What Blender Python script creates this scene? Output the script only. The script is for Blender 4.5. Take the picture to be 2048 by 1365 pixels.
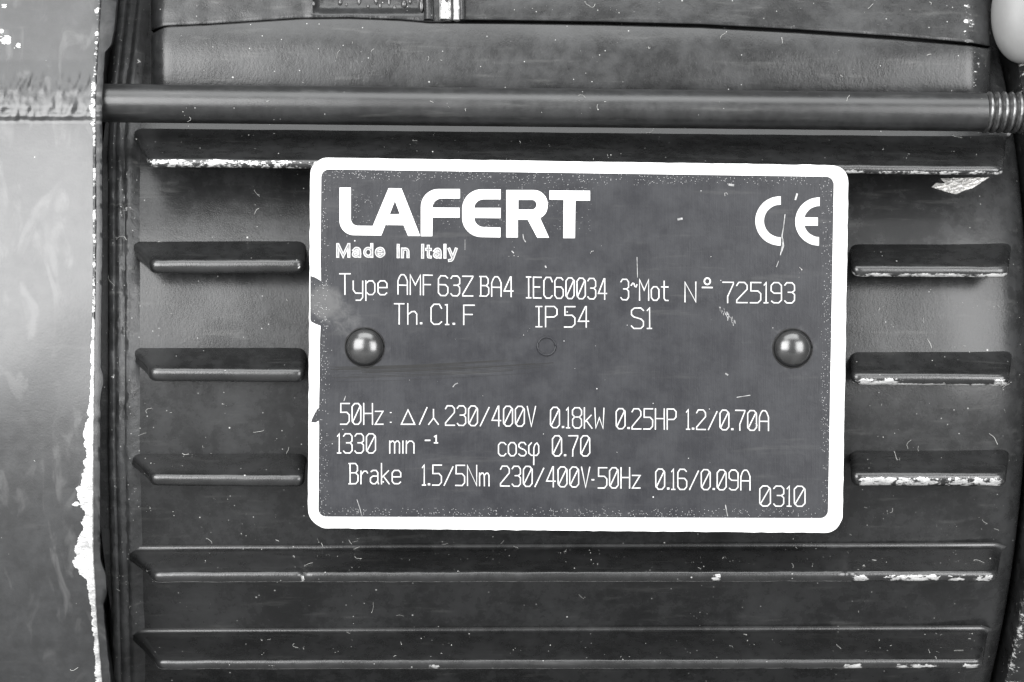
import bpy, bmesh, math, random
from mathutils import Vector, noise
from mathutils.bvhtree import BVHTree
from mathutils.geometry import tessellate_polygon

random.seed(7)
scene = bpy.context.scene
for o in list(bpy.data.objects):
    bpy.data.objects.remove(o)

# ------------------------------------------------------------------ units
S = 6.667e-5          # one photograph pixel at the nameplate, in metres
D = 3600.0            # camera distance in those pixels (0.24 m)
Z0 = 0.078            # height of the optical axis over the table
C = scene.collection

# ------------------------------------------------------------------ camera, light, exposure
cam_data = bpy.data.cameras.new('camera')
cam = bpy.data.objects.new('camera', cam_data)
C.objects.link(cam)
cam.location = (0, -D * S, Z0)
cam.rotation_euler = (math.radians(90), 0, 0)
cam_data.sensor_width = 36.0
cam_data.lens = 36.0 * D / 2048.0
cam_data.clip_start = 0.01
cam_data.clip_end = 20.0
scene.camera = cam

world = bpy.data.worlds.new('World')
scene.world = world
world.use_nodes = True
bgn = world.node_tree.nodes['Background']
bgn.inputs[0].default_value = (0.97, 0.985, 1.0, 1)
bgn.inputs[1].default_value = 0.26


def area_light(name, az, el, dist, w, h, radiance, col=(1, 1, 1), target=(0, 0, Z0)):
    ld = bpy.data.lights.new(name, 'AREA')
    ld.shape = 'RECTANGLE'
    ld.size, ld.size_y = w, h
    ld.energy = radiance * math.pi * w * h
    ld.color = col
    o = bpy.data.objects.new(name, ld)
    C.objects.link(o)
    a, e = math.radians(az), math.radians(el)
    t = Vector(target)
    v = Vector((math.sin(a) * math.cos(e), -math.cos(a) * math.cos(e), math.sin(e)))
    o.location = t + v * dist
    o.rotation_euler = (-v).to_track_quat('-Z', 'Y').to_euler()
    return o


area_light('softbox_left', -31, 13, 0.45, 0.32, 0.32, 7.0, (1.0, 1.0, 1.0))
area_light('softbox_right', 36, 6, 0.48, 0.25, 0.31, 6.0, (1.0, 1.0, 1.0))
area_light('softbox_top', 0, 58, 0.50, 0.55, 0.30, 3.1, (0.99, 1.0, 1.0))

scene.view_settings.view_transform = 'Standard'
scene.view_settings.look = 'None'
scene.view_settings.exposure = 0.5
scene.view_settings.gamma = 1.0
scene.view_settings.use_curve_mapping = False
scene.cycles.use_denoising = True
scene.cycles.max_bounces = 6


# ------------------------------------------------------------------ coordinates
def K(d):
    return (D - d) / D


def U(x, y, d):       # a point d pixels in front of the plate plane
    k = K(d)
    return Vector(((x - 1024.0) * S * k, -d * S, Z0 + (682.5 - y) * S * k))


def V(X, y, d):       # the same with X counted at the plate plane (constant planes along the axle)
    return Vector((X * S, -d * S, Z0 + (682.5 - y) * S * K(d)))


def T(x, y):          # slight turn of the whole motor to the lens
    x = max(-100, min(2150, x))
    y = max(-100, min(1500, y))
    return 13.0 * (690 - y) / 370 + 14.0 * (1155 - x) / 535


def interp(pts, x):
    if x <= pts[0][0]:
        return pts[0][1]
    for (a, b), (c, d_) in zip(pts, pts[1:]):
        if x <= c:
            return b + (d_ - b) * (x - a) / (c - a)
    return pts[-1][1]


def smooth(a, b, x):
    t = max(0.0, min(1.0, (x - a) / (b - a)))
    return t * t * (3 - 2 * t)


RB, YB, DB = 900.0, 720.0, -70.0


def body_d(x, y):
    q = max(-0.985, min(0.985, (y - YB) / RB))
    return DB - RB * (1 - math.sqrt(1 - q * q)) + T(x, y)


def nz(x, y, z=0.0):
    return noise.noise(Vector((x, y, z)))


# ------------------------------------------------------------------ materials
class N:
    def __init__(self, name):
        self.m = bpy.data.materials.new(name)
        self.m.use_nodes = True
        self.t = self.m.node_tree
        self.b = self.t.nodes['Principled BSDF']
        tc = self.t.nodes.new('ShaderNodeTexCoord')
        mp = self.t.nodes.new('ShaderNodeVectorMath')
        mp.operation = 'MULTIPLY'
        mp.inputs[1].default_value = (1 / S,) * 3
        self.l(tc.outputs['Object'], mp.inputs[0])
        self.co = mp.outputs[0]

    def l(self, a, b):
        self.t.links.new(a, b)

    def scaled(self, sx, sy, sz):
        n = self.t.nodes.new('ShaderNodeVectorMath')
        n.operation = 'MULTIPLY'
        n.inputs[1].default_value = (sx, sy, sz)
        self.l(self.co, n.inputs[0])
        return n.outputs[0]

    def noise(self, size, detail=3.0, rough=0.55, vec=None, dist=0.0):
        n = self.t.nodes.new('ShaderNodeTexNoise')
        n.inputs['Scale'].default_value = 1.0 / size
        n.inputs['Detail'].default_value = detail
        n.inputs['Roughness'].default_value = rough
        n.inputs['Distortion'].default_value = dist
        self.l(vec or self.co, n.inputs['Vector'])
        return n.outputs['Fac']

    def ramp(self, fac, a, b, lo=0.0, hi=1.0):
        n = self.t.nodes.new('ShaderNodeMapRange')
        n.interpolation_type = 'SMOOTHSTEP'
        n.inputs[1].default_value = a
        n.inputs[2].default_value = b
        n.inputs[3].default_value = lo
        n.inputs[4].default_value = hi
        self.l(fac, n.inputs[0])
        return n.outputs[0]

    def math(self, op, a, b):
        n = self.t.nodes.new('ShaderNodeMath')
        n.operation = op
        for i, v in enumerate((a, b)):
            if isinstance(v, (int, float)):
                n.inputs[i].default_value = v
            else:
                self.l(v, n.inputs[i])
        return n.outputs[0]

    def mix(self, fac, a, b):
        n = self.t.nodes.new('ShaderNodeMix')
        n.data_type = 'RGBA'
        if isinstance(fac, (int, float)):
            n.inputs[0].default_value = fac
        else:
            self.l(fac, n.inputs[0])
        for i, v in ((6, a), (7, b)):
            if isinstance(v, tuple):
                n.inputs[i].default_value = v + (1,)
            else:
                self.l(v, n.inputs[i])
        return n.outputs[2]

    def attr(self, name):
        n = self.t.nodes.new('ShaderNodeAttribute')
        n.attribute_name = name
        return n.outputs['Fac']

    def specks(self, cell, radius, keep, vec=None):
        v = self.t.nodes.new('ShaderNodeTexVoronoi')
        v.inputs['Scale'].default_value = 1.0 / cell
        self.l(vec or self.co, v.inputs['Vector'])
        sep = self.t.nodes.new('ShaderNodeSeparateColor')
        self.l(v.outputs['Color'], sep.inputs[0])
        a = self.ramp(v.outputs['Distance'], radius, radius * 0.55)
        b = self.math('GREATER_THAN', sep.outputs[0], 1 - keep)
        return self.math('MULTIPLY', a, b)

    def bump(self, height, dist_px, strength=1.0, normal=None):
        n = self.t.nodes.new('ShaderNodeBump')
        n.inputs['Strength'].default_value = strength
        n.inputs['Distance'].default_value = dist_px * S
        self.l(height, n.inputs['Height'])
        if normal is not None:
            self.l(normal, n.inputs['Normal'])
        return n.outputs['Normal']

    def to(self, sock, val):
        s = self.b.inputs[sock]
        if isinstance(val, (int, float)):
            s.default_value = val
        elif isinstance(val, tuple):
            s.default_value = val + (1,)
        else:
            self.l(val, s)


def paint(name, base=0.022, rough=0.34, grain=1.0, grain_size=5.0, dust=0.10, speck=0.10,
          nib=0.0, spec=0.5, tint=(0.98, 1.0, 1.02), smudge=False, rvar=0.35):
    n = N(name)
    big = n.noise(150, 4, 0.6)
    mid = n.noise(26, 4, 0.65)
    fine = n.noise(grain_size * 0.6, 2, 0.6)
    lo = tuple(base * 0.75 * t for t in tint)
    hi = tuple((base * 1.3 + dust * 0.07) * t for t in tint)
    col = n.mix(n.ramp(n.math('ADD', n.math('MULTIPLY', big, 0.6), n.math('MULTIPLY', mid, 0.4)), 0.38, 0.66), lo, hi)
    # dusty film, drawn out along the casting
    st = n.noise(16, 3, 0.6, n.scaled(0.12, 1, 1))
    col = n.mix(n.ramp(st, 0.56, 0.80, 0, dust), col, (0.30, 0.30, 0.29))
    sp = n.specks(13, 0.11, speck)
    sp2 = n.specks(41, 0.055, speck * 1.6)
    col = n.mix(n.math('MULTIPLY', n.math('MAXIMUM', sp, sp2), 0.8), col, (0.55, 0.55, 0.54))
    wn = n.noise(11, 4, 0.7, n.scaled(0.55, 1, 1), 0.5)
    wn2 = n.noise(30, 3, 0.6)
    wn3 = n.noise(5, 3, 0.6, n.scaled(0.45, 1, 1), 1.0)
    w = n.math('ADD', n.attr('wear_glint'), n.math('MULTIPLY', n.math('SUBTRACT', wn, 0.5), 1.5))
    w = n.math('ADD', w, n.math('MULTIPLY', n.math('SUBTRACT', wn2, 0.5), 0.9))
    w = n.math('ADD', w, n.math('MULTIPLY', n.math('SUBTRACT', wn3, 0.5), 0.7))
    w = n.math('MULTIPLY', w, n.ramp(n.attr('wear_glint'), 0.04, 0.2))
    wear_glint = n.ramp(w, 0.47, 0.62)
    col = n.mix(wear_glint, col, n.mix(n.ramp(wn, 0.3, 0.7), (0.36, 0.36, 0.36), (0.90, 0.90, 0.89)))
    if smudge:
        sm_ = n.ramp(n.noise(95, 4, 0.5, n.scaled(1.5, 1, 0.7), 1.6), 0.53, 0.70, 0, 0.45)
        col = n.mix(n.math('MULTIPLY', sm_, n.math('SUBTRACT', 1.0, wear_glint)), col, (0.10, 0.10, 0.10))
    n.to('Base Color', col)
    n.to('Metallic', n.math('MULTIPLY', wear_glint, 0.55))
    r = n.ramp(n.math('ADD', n.math('MULTIPLY', mid, 0.55), n.math('MULTIPLY', big, 0.45)), 0.35, 0.68, rough * (1 - rvar * 0.7), rough * (1 + rvar))
    n.to('Roughness', r)
    n.to('Specular IOR Level', spec)
    h = n.bump(fine, 1.1 * grain, 0.45)
    h = n.bump(n.noise(7, 2, 0.5, n.scaled(1, 1, 0.6)), 2.2 * nib, 0.5, h)
    h = n.bump(mid, 5.0 * grain, 0.09, h)
    h = n.bump(n.math('MULTIPLY', wear_glint, wn), 5.0, 0.35, h)
    n.to('Normal', h)
    return n.m


M = {}
M['housing'] = paint('black_housing_paint', 0.022, 0.27, 0.40, 5.0, 0.10, 0.14, 0.10, 0.46, rvar=0.14)
M['fin'] = paint('black_fin_paint', 0.014, 0.28, 0.35, 6.0, 0.06, 0.10, 0.0, 0.85, rvar=0.2)
M['box'] = paint('grained_black_paint', 0.022, 0.30, 0.5, 6.0, 0.11, 0.14, 0.22, 0.54, rvar=0.2)
M['shield'] = paint('worn_black_shield_paint', 0.020, 0.32, 0.3, 6.0, 0.04, 0.01, 0.0, 0.85, (0.97, 1.0, 1.04), True, 0.12)
M['flange'] = paint('rough_flange_paint', 0.035, 0.36, 1.2, 4.0, 0.3, 0.6, 0.5, 0.6)
M['rod'] = paint('black_rod_paint', 0.015, 0.33, 0.3, 5.0, 0.09, 0.06, 0.0, 0.75, rvar=0.15)

# anodised plate
n = N('anodised_plate')
brush = n.noise(3.2, 3, 0.6, n.scaled(1, 1, 0.05))
blot = n.noise(70, 5, 0.65)
blot2 = n.noise(16, 4, 0.7, None, 0.6)
smear = n.noise(22, 4, 0.6, n.scaled(0.10, 1, 1))
f = n.math('ADD', n.math('MULTIPLY', brush, 0.20), n.math('MULTIPLY', blot, 0.60))
f = n.math('ADD', f, n.math('MULTIPLY', blot2, 0.20))
col = n.mix(n.ramp(f, 0.36, 0.66), (0.0125, 0.013, 0.0165), (0.026, 0.027, 0.031))
col = n.mix(n.ramp(smear, 0.58, 0.74, 0, 0.4), col, (0.06, 0.06, 0.06))
rub = n.ramp(n.math('ADD', n.attr('rub'), n.math('MULTIPLY', n.math('SUBTRACT', blot2, 0.5), 0.9)), 0.35, 0.95)
col = n.mix(n.math('MULTIPLY', rub, 0.75), col, (0.10, 0.10, 0.10))
edge = n.attr('edge')
e1 = n.specks(2.6, 0.28, 0.32)
e1 = n.math('MULTIPLY', e1, n.ramp(n.math('ADD', edge, n.math('SUBTRACT', n.noise(20, 3), 0.5)), 0.45, 0.75))
sp = n.math('MAXIMUM', n.specks(21, 0.05, 0.14), n.specks(60, 0.03, 0.3))
sp = n.math('MAXIMUM', sp, e1)
col = n.mix(sp, col, (0.62, 0.62, 0.62))
n.to('Base Color', col)
n.to('Roughness', n.ramp(blot, 0.3, 0.7, 0.36, 0.46))
n.to('Metallic', 0.0)
n.to('Specular IOR Level', 0.45)
hb = n.bump(brush, 0.5, 0.35)
n.to('Normal', n.bump(blot2, 1.2, 0.25, hb))
M['plate'] = n.m


def plain(name, col, rough=0.5, metal=0.0, bump=0.0, size=6.0, vary=0.1):
    n = N(name)
    f = n.noise(size * 3, 3)
    a = tuple(c * (1 - vary) for c in col)
    b = tuple(min(1.0, c * (1 + vary)) for c in col)
    n.to('Base Color', n.mix(n.ramp(f, 0.35, 0.65), a, b))
    n.to('Roughness', rough)
    n.to('Metallic', metal)
    if bump:
        n.to('Normal', n.bump(n.noise(size, 3), bump, 0.5))
    return n.m


M['white'] = plain('white_plate_print', (0.86, 0.86, 0.855), 0.5, 0, 0.3, 8, 0.02)
M['engrave'] = plain('engraved_white', (0.56, 0.56, 0.555), 0.6, 0, 0.3, 4, 0.12)
M['mark'] = plain('mark_white', (0.66, 0.66, 0.655), 0.55, 0, 0.6, 3, 0.18)
M['letter_core'] = plain('letter_grey_core', (0.22, 0.22, 0.225), 0.5, 0, 0.3, 4, 0.2)
M['rivet'] = plain('dark_rivet_steel', (0.12, 0.12, 0.12), 0.25, 0.85, 0.25, 9, 0.12)
M['steel'] = plain('thread_steel', (0.20, 0.20, 0.20), 0.28, 0.9, 0.6, 4, 0.3)
M['metal_chip'] = plain('bare_aluminium_chip', (0.72, 0.71, 0.69), 0.42, 0.45, 7.0, 9, 0.2)
M['drip'] = plain('glossy_paint_drip', (0.10, 0.10, 0.10), 0.16, 0.5, 0.0, 9, 0.2)
M['knob'] = plain('pale_grey_knob', (0.23, 0.23, 0.228), 0.5, 0, 0.4, 20, 0.05)
M['table'] = plain('matt_table', (0.30, 0.30, 0.30), 0.7, 0, 0.5, 60, 0.06)
M['dust'] = plain('pale_lint', (0.62, 0.62, 0.60), 0.8, 0, 0.0, 9, 0.2)
M['scratch'] = plain('light_scratch', (0.34, 0.34, 0.34), 0.5, 0, 0.3, 4, 0.4)
M['scuff'] = plain('dark_rub', (0.006, 0.006, 0.006), 0.6, 0, 0.4, 12, 0.4)
M['dark'] = plain('dark_recess', (0.012, 0.012, 0.012), 0.6, 0, 0.8, 6, 0.2)

# ------------------------------------------------------------------ builders
motor = bpy.data.objects.new('electric_motor', None)
C.objects.link(motor)
motor.location = (0, 0.07, 0)
motor.empty_display_size = 0.02
motor['label'] = 'black painted electric motor with cooling fins and a white-bordered nameplate riveted to its side'
motor['category'] = 'electric motor'
bpy.context.view_layer.update()
INV = motor.matrix_world.inverted()


def link(name, mesh, mat, parent=motor, sharp=40):
    mesh.materials.append(M[mat])
    o = bpy.data.objects.new(name, mesh)
    C.objects.link(o)
    if parent is not None:
        o.parent = parent
        if parent is motor:
            o.matrix_parent_inverse = INV
    mesh.shade_smooth()
    mesh.set_sharp_from_angle(angle=math.radians(sharp))
    return o


def mesh_of(name, verts, faces, attrs=None, fix=True):
    me = bpy.data.meshes.new(name)
    me.from_pydata([tuple(v) for v in verts], [], faces)
    if attrs:
        for k, vals in attrs.items():
            a = me.attributes.new(k, 'FLOAT', 'POINT')
            a.data.foreach_set('value', vals)
    if fix:
        bm = bmesh.new()
        bm.from_mesh(me)
        bmesh.ops.recalc_face_normals(bm, faces=bm.faces)
        bm.to_mesh(me)
        bm.free()
    me.validate()
    return me


def grid_faces(nu, nv, close_v=False, base=0):
    fs = []
    for i in range(nu - 1):
        for j in range(nv if close_v else nv - 1):
            k = (j + 1) % nv
            fs.append((base + i * nv + j, base + (i + 1) * nv + j, base + (i + 1) * nv + k, base + i * nv + k))
    return fs


def frange(a, b, step):
    nn = max(1, int(round((b - a) / step)))
    return [a + (b - a) * i / nn for i in range(nn + 1)]


# ------------------------------------------------------------------ table
bm = bmesh.new()
bmesh.ops.create_cube(bm, size=1.0)
bmesh.ops.scale(bm, vec=(1.4, 0.9, 0.03), verts=bm.verts)
bmesh.ops.translate(bm, vec=(0, 0.22, -0.015), verts=bm.verts)
bmesh.ops.bevel(bm, geom=bm.edges[:], offset=0.004, segments=3, affect='EDGES')
me = bpy.data.meshes.new('table')
bm.to_mesh(me)
bm.free()
tb = link('table', me, 'table', None)
tb['kind'] = 'structure'
tb['label'] = 'plain grey table top under the motor'

# ------------------------------------------------------------------ stator housing
YS = frange(-170, 1600, 12)
XS = [-850, -835] + frange(-815, 880, 30) + [895, 910, 925, 940, 955, 970, 985, 998, 1010, 1022, 1033, 1043, 1052, 1060, 1066, 1071, 1074, 1076]
verts, wear_glint = [], []


def shoulder(X):
    if X <= 880:
        return 0.0
    t = min(1.0, max(0.0, (X - 1016) / 60.0))
    return (X - 880) ** 2 / 1150.0 + 30.0 * (1 - math.sqrt(max(0.0, 1 - t * t)))


for X in XS:
    for y in YS:
        d = body_d(1024 + X, y) - shoulder(X)
        d += 1.4 * nz(X * 0.012, y * 0.012, 3.1)
        verts.append(V(X, y, d))
        wear_glint.append(0.0)
faces = grid_faces(len(XS), len(YS))
# back half of the barrel and the two ends
nv = len(YS)
back = []
for X in XS:
    p0 = V(X, YS[0], body_d(1024 + X, YS[0]))
    p1 = V(X, YS[-1], body_d(1024 + X, YS[-1]))
    row = []
    for i in range(1, 16):
        a = math.pi * i / 16
        c = (p0 + p1) / 2
        r = (p0.z - p1.z) / 2
        row.append(Vector((X * S, c.y + r * math.sin(a) * 0.95, c.z + r * math.cos(a))))
    back.append(row)
b0 = len(verts)
for row in back:
    for p in row:
        verts.append(p)
        wear_glint.append(0)
faces += grid_faces(len(XS), 15, False, b0)
for i in range(len(XS) - 1):
    faces.append((i * nv, b0 + i * 15, b0 + (i + 1) * 15, (i + 1) * nv))
    faces.append((i * nv + nv - 1, (i + 1) * nv + nv - 1, b0 + (i + 1) * 15 + 14, b0 + i * 15 + 14))
for i in (0, len(XS) - 1):
    faces.append([i * nv + j for j in range(nv)] + [b0 + i * 15 + j for j in range(14, -1, -1)])
housing = link('stator_housing', mesh_of('stator_housing', verts, faces, {'wear_glint': wear_glint}), 'housing', motor, 50)


# ------------------------------------------------------------------ cooling fins
def fin(yt, yr, x_tip, x_root, r, depth, wear_glintf=None, nicks=(), droot=None, endr=16, rf=9.0):
    """yt(x): pixel row of the tip's middle, yr: row of the root's middle, depth: tip under the plate plane"""
    a, b = x_tip
    L = b - a
    if droot is None:
        droot = 9 if depth < -100 else (5 if depth < -30 else -22)
    us = []
    e = endr
    for q in (0, 0.04, 0.12, 0.25, 0.42, 0.65, 1.0):
        us.append(a + e * q)
    us += frange(a + e, b - e, 7)[1:-1]
    for q in (1.0, 0.65, 0.42, 0.25, 0.12, 0.04, 0):
        us.append(b - e * q)
    fil = [(1 - math.cos(math.radians(q)), 1 - math.sin(math.radians(q))) for q in (0, 18, 36, 54, 72, 90)]
    straight = [(0.35, 1.10), (0.55, 1.04), (0.8, 1.0)]
    arc = [math.radians(t) for t in (90, 68, 46, 24, 6, -12, -30, -46, -50.5, -56, -61.5, -68, -90)]
    vs, wr = [], []
    for x in us:
        y_t, y_r = yt(x) if callable(yt) else yt, yr(x) if callable(yr) else yr
        dt = T(x, y_t) + depth
        for (nx, nw, nd) in nicks:
            dt -= nd * math.exp(-((x - nx) / nw) ** 2)
        dr = body_d(x, y_r) - shoulder((x - 1024) * 1.03) + droot
        dist = min(x - a, b - x)
        ef = 1.0 if dist >= e else math.sqrt(max(0.0, 1 - (1 - dist / e) ** 2))
        rr = (r(x) if callable(r) else r)
        ax = Vector((y_t - y_r, dt - dr))
        ln = ax.length
        ax /= ln
        nn_ = Vector((-ax.y, ax.x))          # towards smaller y (upper side)
        if nn_.x > 0:
            nn_ = -nn_
        tipc = Vector((y_t, dt)) - ax * rr * (1.0 + 0.9 * (1 - ef))
        rootc = Vector((y_r, dr))
        th = rr * (0.35 + 0.65 * ef)
        t = (x - a) / L
        xr = x_root[0] + (x_root[1] - x_root[0]) * t
        wob = 0.9 * nz(x * 0.02, y_t * 0.1) + 0.5 * nz(x * 0.09, y_t * 0.1)

        def put(v, p, w, wd=1.0):
            xx = x + (xr - x) * (1 - max(v, 0)) ** 1.2
            xx += (-1 if t < 0.5 else 1) * (1 - ef) * (wd - 1) * rr * 0.4
            vs.append(U(xx, p.x + wob * v, p.y))
            wr.append(w)
        hl = (tipc - rootc).length
        prof = [(fh * rf / hl, 1.16 + fo * rf / th) for (fh, fo) in fil] + straight
        for v, wd in prof:
            put(v, rootc.lerp(tipc, v) + nn_ * th * wd, 0.0, wd)
        for ia, al in enumerate(arc):
            p = tipc + nn_ * th * math.sin(al) + ax * th * math.cos(al) * 0.85
            put(1.0, p, wear_glintf(x, math.degrees(al)) if wear_glintf else 0.0)
        for v, wd in reversed([(-0.45, 1.2), (-0.3, 1.18), (-0.15, 1.17), (0.0, 1.16), (0.1, 1.15), (0.2, 1.13)] + straight):
            put(v, rootc.lerp(tipc, v) - nn_ * th * wd, 0.0, 1.0)
    np_ = len(prof) * 2 + len(arc)
    fs = grid_faces(len(us), np_, True)
    fs.append(list(range(np_)))
    fs.append([(len(us) - 1) * np_ + j for j in range(np_)])
    return link('cooling_fin', mesh_of('cooling_fin', vs, fs, {'wear_glint': wr}), 'fin', housing, 60)


def patches(ps, top=30, bottom=-50):
    def f(x, al):
        w = 0.0
        for (a, b, k) in ps:
            e_ = 0.18 * (b - a) + 5
            s_ = smooth(a - e_, a + e_, x) * (1 - smooth(b - e_, b + e_, x))
            s_ *= 1 - 0.25 * abs(al + 12) / 60
            w = max(w, k * s_)
        if al > top or al < bottom:
            w *= 0.25
        return w
    return f


def edge_highlight(f, x_end):  # thin light line along the lower tip edge: highlight painted in with the wear
    return lambda x, al: max(f(x, al), 0.80 if (-62 < al < -50 and x < x_end) else 0.0)


def line(x0, y0, x1, y1):
    return lambda x: y0 + (y1 - y0) * (x - x0) / (x1 - x0)


fin(line(300, 328, 2005, 344), line(300, 262, 2005, 280), (296, 2006), (262, 2012), 9.5, -13,
    lambda x, al: (0.53 if x < 640 else (0.52 if al < 0 else 0.2)) if -70 < al < 60 else 0.1, ())
# three rows cut away around the nameplate
fin(537, 494, (297, 609), (252, 612), 15, -4, patches([(596, 606, 0.45)]))
fin(line(1703, 547, 2015, 548), 496, (1703, 2017), (1700, 2022), 12.5, -4,
    lambda x, al: 0.62 if -48 < al < -10 else 0.05)
fin(line(297, 756, 609, 759), 702, (296, 610), (250, 613), 15, -4, patches([(594, 606, 0.45)]))
fin(line(1703, 765, 2015, 766), 709, (1702, 2019), (1700, 2024), 13.5, -4,
    lambda x, al: max(patches([(1714, 1800, 0.74), (1985, 2014, 0.72)])(x, al), 0.66 if -60 < al < -14 else 0.1))
fin(line(297, 964, 609, 967), 912, (298, 609), (248, 612), 13, -6)
fin(line(1703, 964, 2015, 965), 909, (1702, 2012), (1700, 2018), 15, -6,
    patches([(1712, 1790, 0.78), (1786, 1880, 0.74), (1884, 1948, 0.60), (1946, 2004, 0.78)]))
# two long fins under the plate
fin(line(300, 1158, 2000, 1156), line(300, 1112, 2000, 1106), (303, 1994), (256, 2002), 11.5, -38,
    edge_highlight(patches([(600, 611, 0.7), (1423, 1442, 0.8), (1704, 1738, 0.75), (1765, 1885, 0.68), (1880, 1945, 0.45), (1945, 1988, 0.72)]), 1700),
    [(607, 5, 7), (1697, 6, 6)])
fin(line(300, 1333, 2000, 1331), line(300, 1276, 2000, 1270), (312, 1966), (266, 1974), 10.5, -128,
    edge_highlight(patches([(452, 462, 0.6), (533, 552, 0.7), (857, 884, 0.7), (1685, 1730, 0.66), (1775, 1875, 0.56), (1925, 1960, 0.70)], 20, -70), 1720))
# next fin, under the picture's lower edge
fin(1498, 1440, (320, 1940), (280, 1950), 10.5, -280)

# chipped paint under the upper fin
cv = [(1862, 375), (1871, 366), (1885, 372), (1889, 366), (1880, 357), (1920, 356), (1980, 355), (1962, 366), (1945, 377), (1931, 381),
      (1912, 389), (1890, 384)]
cc = []
for i, (x, y) in enumerate(cv):
    x2, y2 = cv[(i + 1) % len(cv)]
    k = max(1, int(math.hypot(x2 - x, y2 - y) / 4))
    for j in range(k):
        t = j / k
        cc.append((x + (x2 - x) * t + 1.6 * nz(x + t * 9, y, 3), y + (y2 - y) * t + 1.6 * nz(x + t * 9, y, 8)))
vs, fs = [], []
ctr = (1918, 369)
rings = [1.0, 0.97, 0.9, 0.8, 0.7, 0.6, 0.5, 0.4, 0.3, 0.2, 0.1]
for ri, rr_ in enumerate(rings):
    for (x, y) in cc:
        px, py = ctr[0] + (x - ctr[0]) * rr_, ctr[1] + (y - ctr[1]) * rr_
        h_ = -2.0 if ri == 0 else 3.0 + 3.2 * nz(px * .16 + py * .1, py * .22) + 1.8 * nz(px * .4, py * .4, 2)
        vs.append(U(px, py, body_d(px, py) - shoulder((px - 1024) * 1.03) + h_))
fs = grid_faces(len(rings), len(cc), True)
fs.append([(len(rings) - 1) * len(cc) + i for i in range(len(cc))])
chip = link('paint_chip', mesh_of('paint_chip', vs, fs), 'metal_chip', housing, 25)
chip['label'] = 'jagged bare metal chip in the black paint'

# pad under the plate
PC = [(620, 315), (1698, 331), (1685, 1067), (615, 1057)]


def quad(u, v):
    (ax, ay), (bx, by), (cx, cy), (dx, dy) = PC
    return ((ax * (1 - u) + bx * u) * (1 - v) + (dx * (1 - u) + cx * u) * v,
            (ay * (1 - u) + by * u) * (1 - v) + (dy * (1 - u) + cy * u) * v)


pv = []
for dd in (-10.5, -170):
    for (u, v) in ((.016, .05), (.984, .05), (.984, .975), (.016, .975)):
        x, y = quad(u, v)
        pv.append(U(x, y, T(x, y) + dd))
link('mounting_pad', mesh_of('mounting_pad', pv, [(0, 1, 2, 3), (4, 5, 6, 7), (0, 1, 5, 4), (1, 2, 6, 5), (2, 3, 7, 6), (3, 0, 4, 7)]), 'housing', housing)

# flange ring on the left of the housing, grooved
prof = [(206, -70), (214, -14), (217, 2), (221, 6), (226, 7), (229, 5), (231, 2.5), (233, 5), (238, 7), (243, 6), (247, 3), (250, 3), (253, 6), (258, 6.5), (264, 4), (270, 1),
        (279, -3), (292, -12), (292, -70)]
vs, wr = [], []
YF = frange(-170, 1600, 6)
for y in YF:
    sh = interp([(-170, 44), (0, 24), (165, 5), (300, 0), (900, 0), (1365, 12), (1600, 26)], y)
    for (x, dd) in prof:
        up = 1.0 if dd > 0 else 0
        dn = 1.2 * nz(x * 0.06, y * 0.05, 1.0) * up + 1.5 * nz(x * 0.25, y * 0.22, 5) * up
        vs.append(U(x + sh + 0.9 * nz(y * .03, x), y, body_d(x, y) + dd + 4 + dn))
        wr.append(max(0, 0.12 + 0.22 * nz(x * 0.1, y * 0.02, 9)) if up else 0)
fs = grid_faces(len(YF), len(prof), True)
fs += [list(range(len(prof))), [(len(YF) - 1) * len(prof) + j for j in range(len(prof))]]
link('flange_ring', mesh_of('flange_ring', vs, fs, {'wear_glint': wr}), 'flange', housing, 35)

# ------------------------------------------------------------------ left end shield
EX = [(-200, 214), (0, 203), (90, 197), (200, 192), (480, 193), (700, 190), (900, 188), (1100, 187), (1250, 195), (1365, 205), (1700, 232)]


def shield_d(x, y):
    d = 52 - (y - 700) ** 2 / 5000.0 + 2.5 * nz(x * 0.006, y * 0.006, 8)
    w = smooth(120, 185, y) * (1 - smooth(228, 244, y))
    d += 9.0 * w
    d += -3.5 * math.exp(-((y - 226) / 8.0) ** 2)
    rough = smooth(135, 165, y) * (1 - smooth(232, 252, y))
    d += rough * (2.0 * nz(x * 0.085 + y * 0.03, y * 0.03, 2) + 1.7 * nz(x * 0.2 + y * 0.07, y * 0.07, 4))
    return d


def shield_wear(x, y, xe):
    dist = xe - x
    w = 0.0
    width = interp([(0, 4), (80, 5), (150, 7), (230, 8), (280, 4), (480, 3), (600, 4), (700, 6), (800, 7), (840, 14), (900, 20), (950, 26), (985, 30), (1040, 26),
                    (1100, 34), (1135, 30), (1165, 14), (1250, 8), (1365, 5)], y) * 1.0
    amt = interp([(0, 0.42), (90, 0.5), (240, 0.58), (300, 0.42), (560, 0.45), (660, 0.75), (800, 0.95), (1000, 1.1), (1365, 1.0)], y)
    width *= 1 + 0.5 * nz(y * 0.03, 0.5) + 0.3 * nz(y * 0.11, 1.5)
    if dist < width:
        w = amt
    elif dist < width + 5:
        w = amt * (1 - (dist - width) / 5)
    for (cx, cy, r_) in ((8, 12, 7), (12, 80, 14), (38, 91, 8), (3, 62, 6), (155, 1010, 9)):
        w = max(w, 0.74 * (1 - smooth(r_ * 0.3, r_ * 1.7, math.hypot(x - cx, (y - cy) * 1.3))))
    return w


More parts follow.
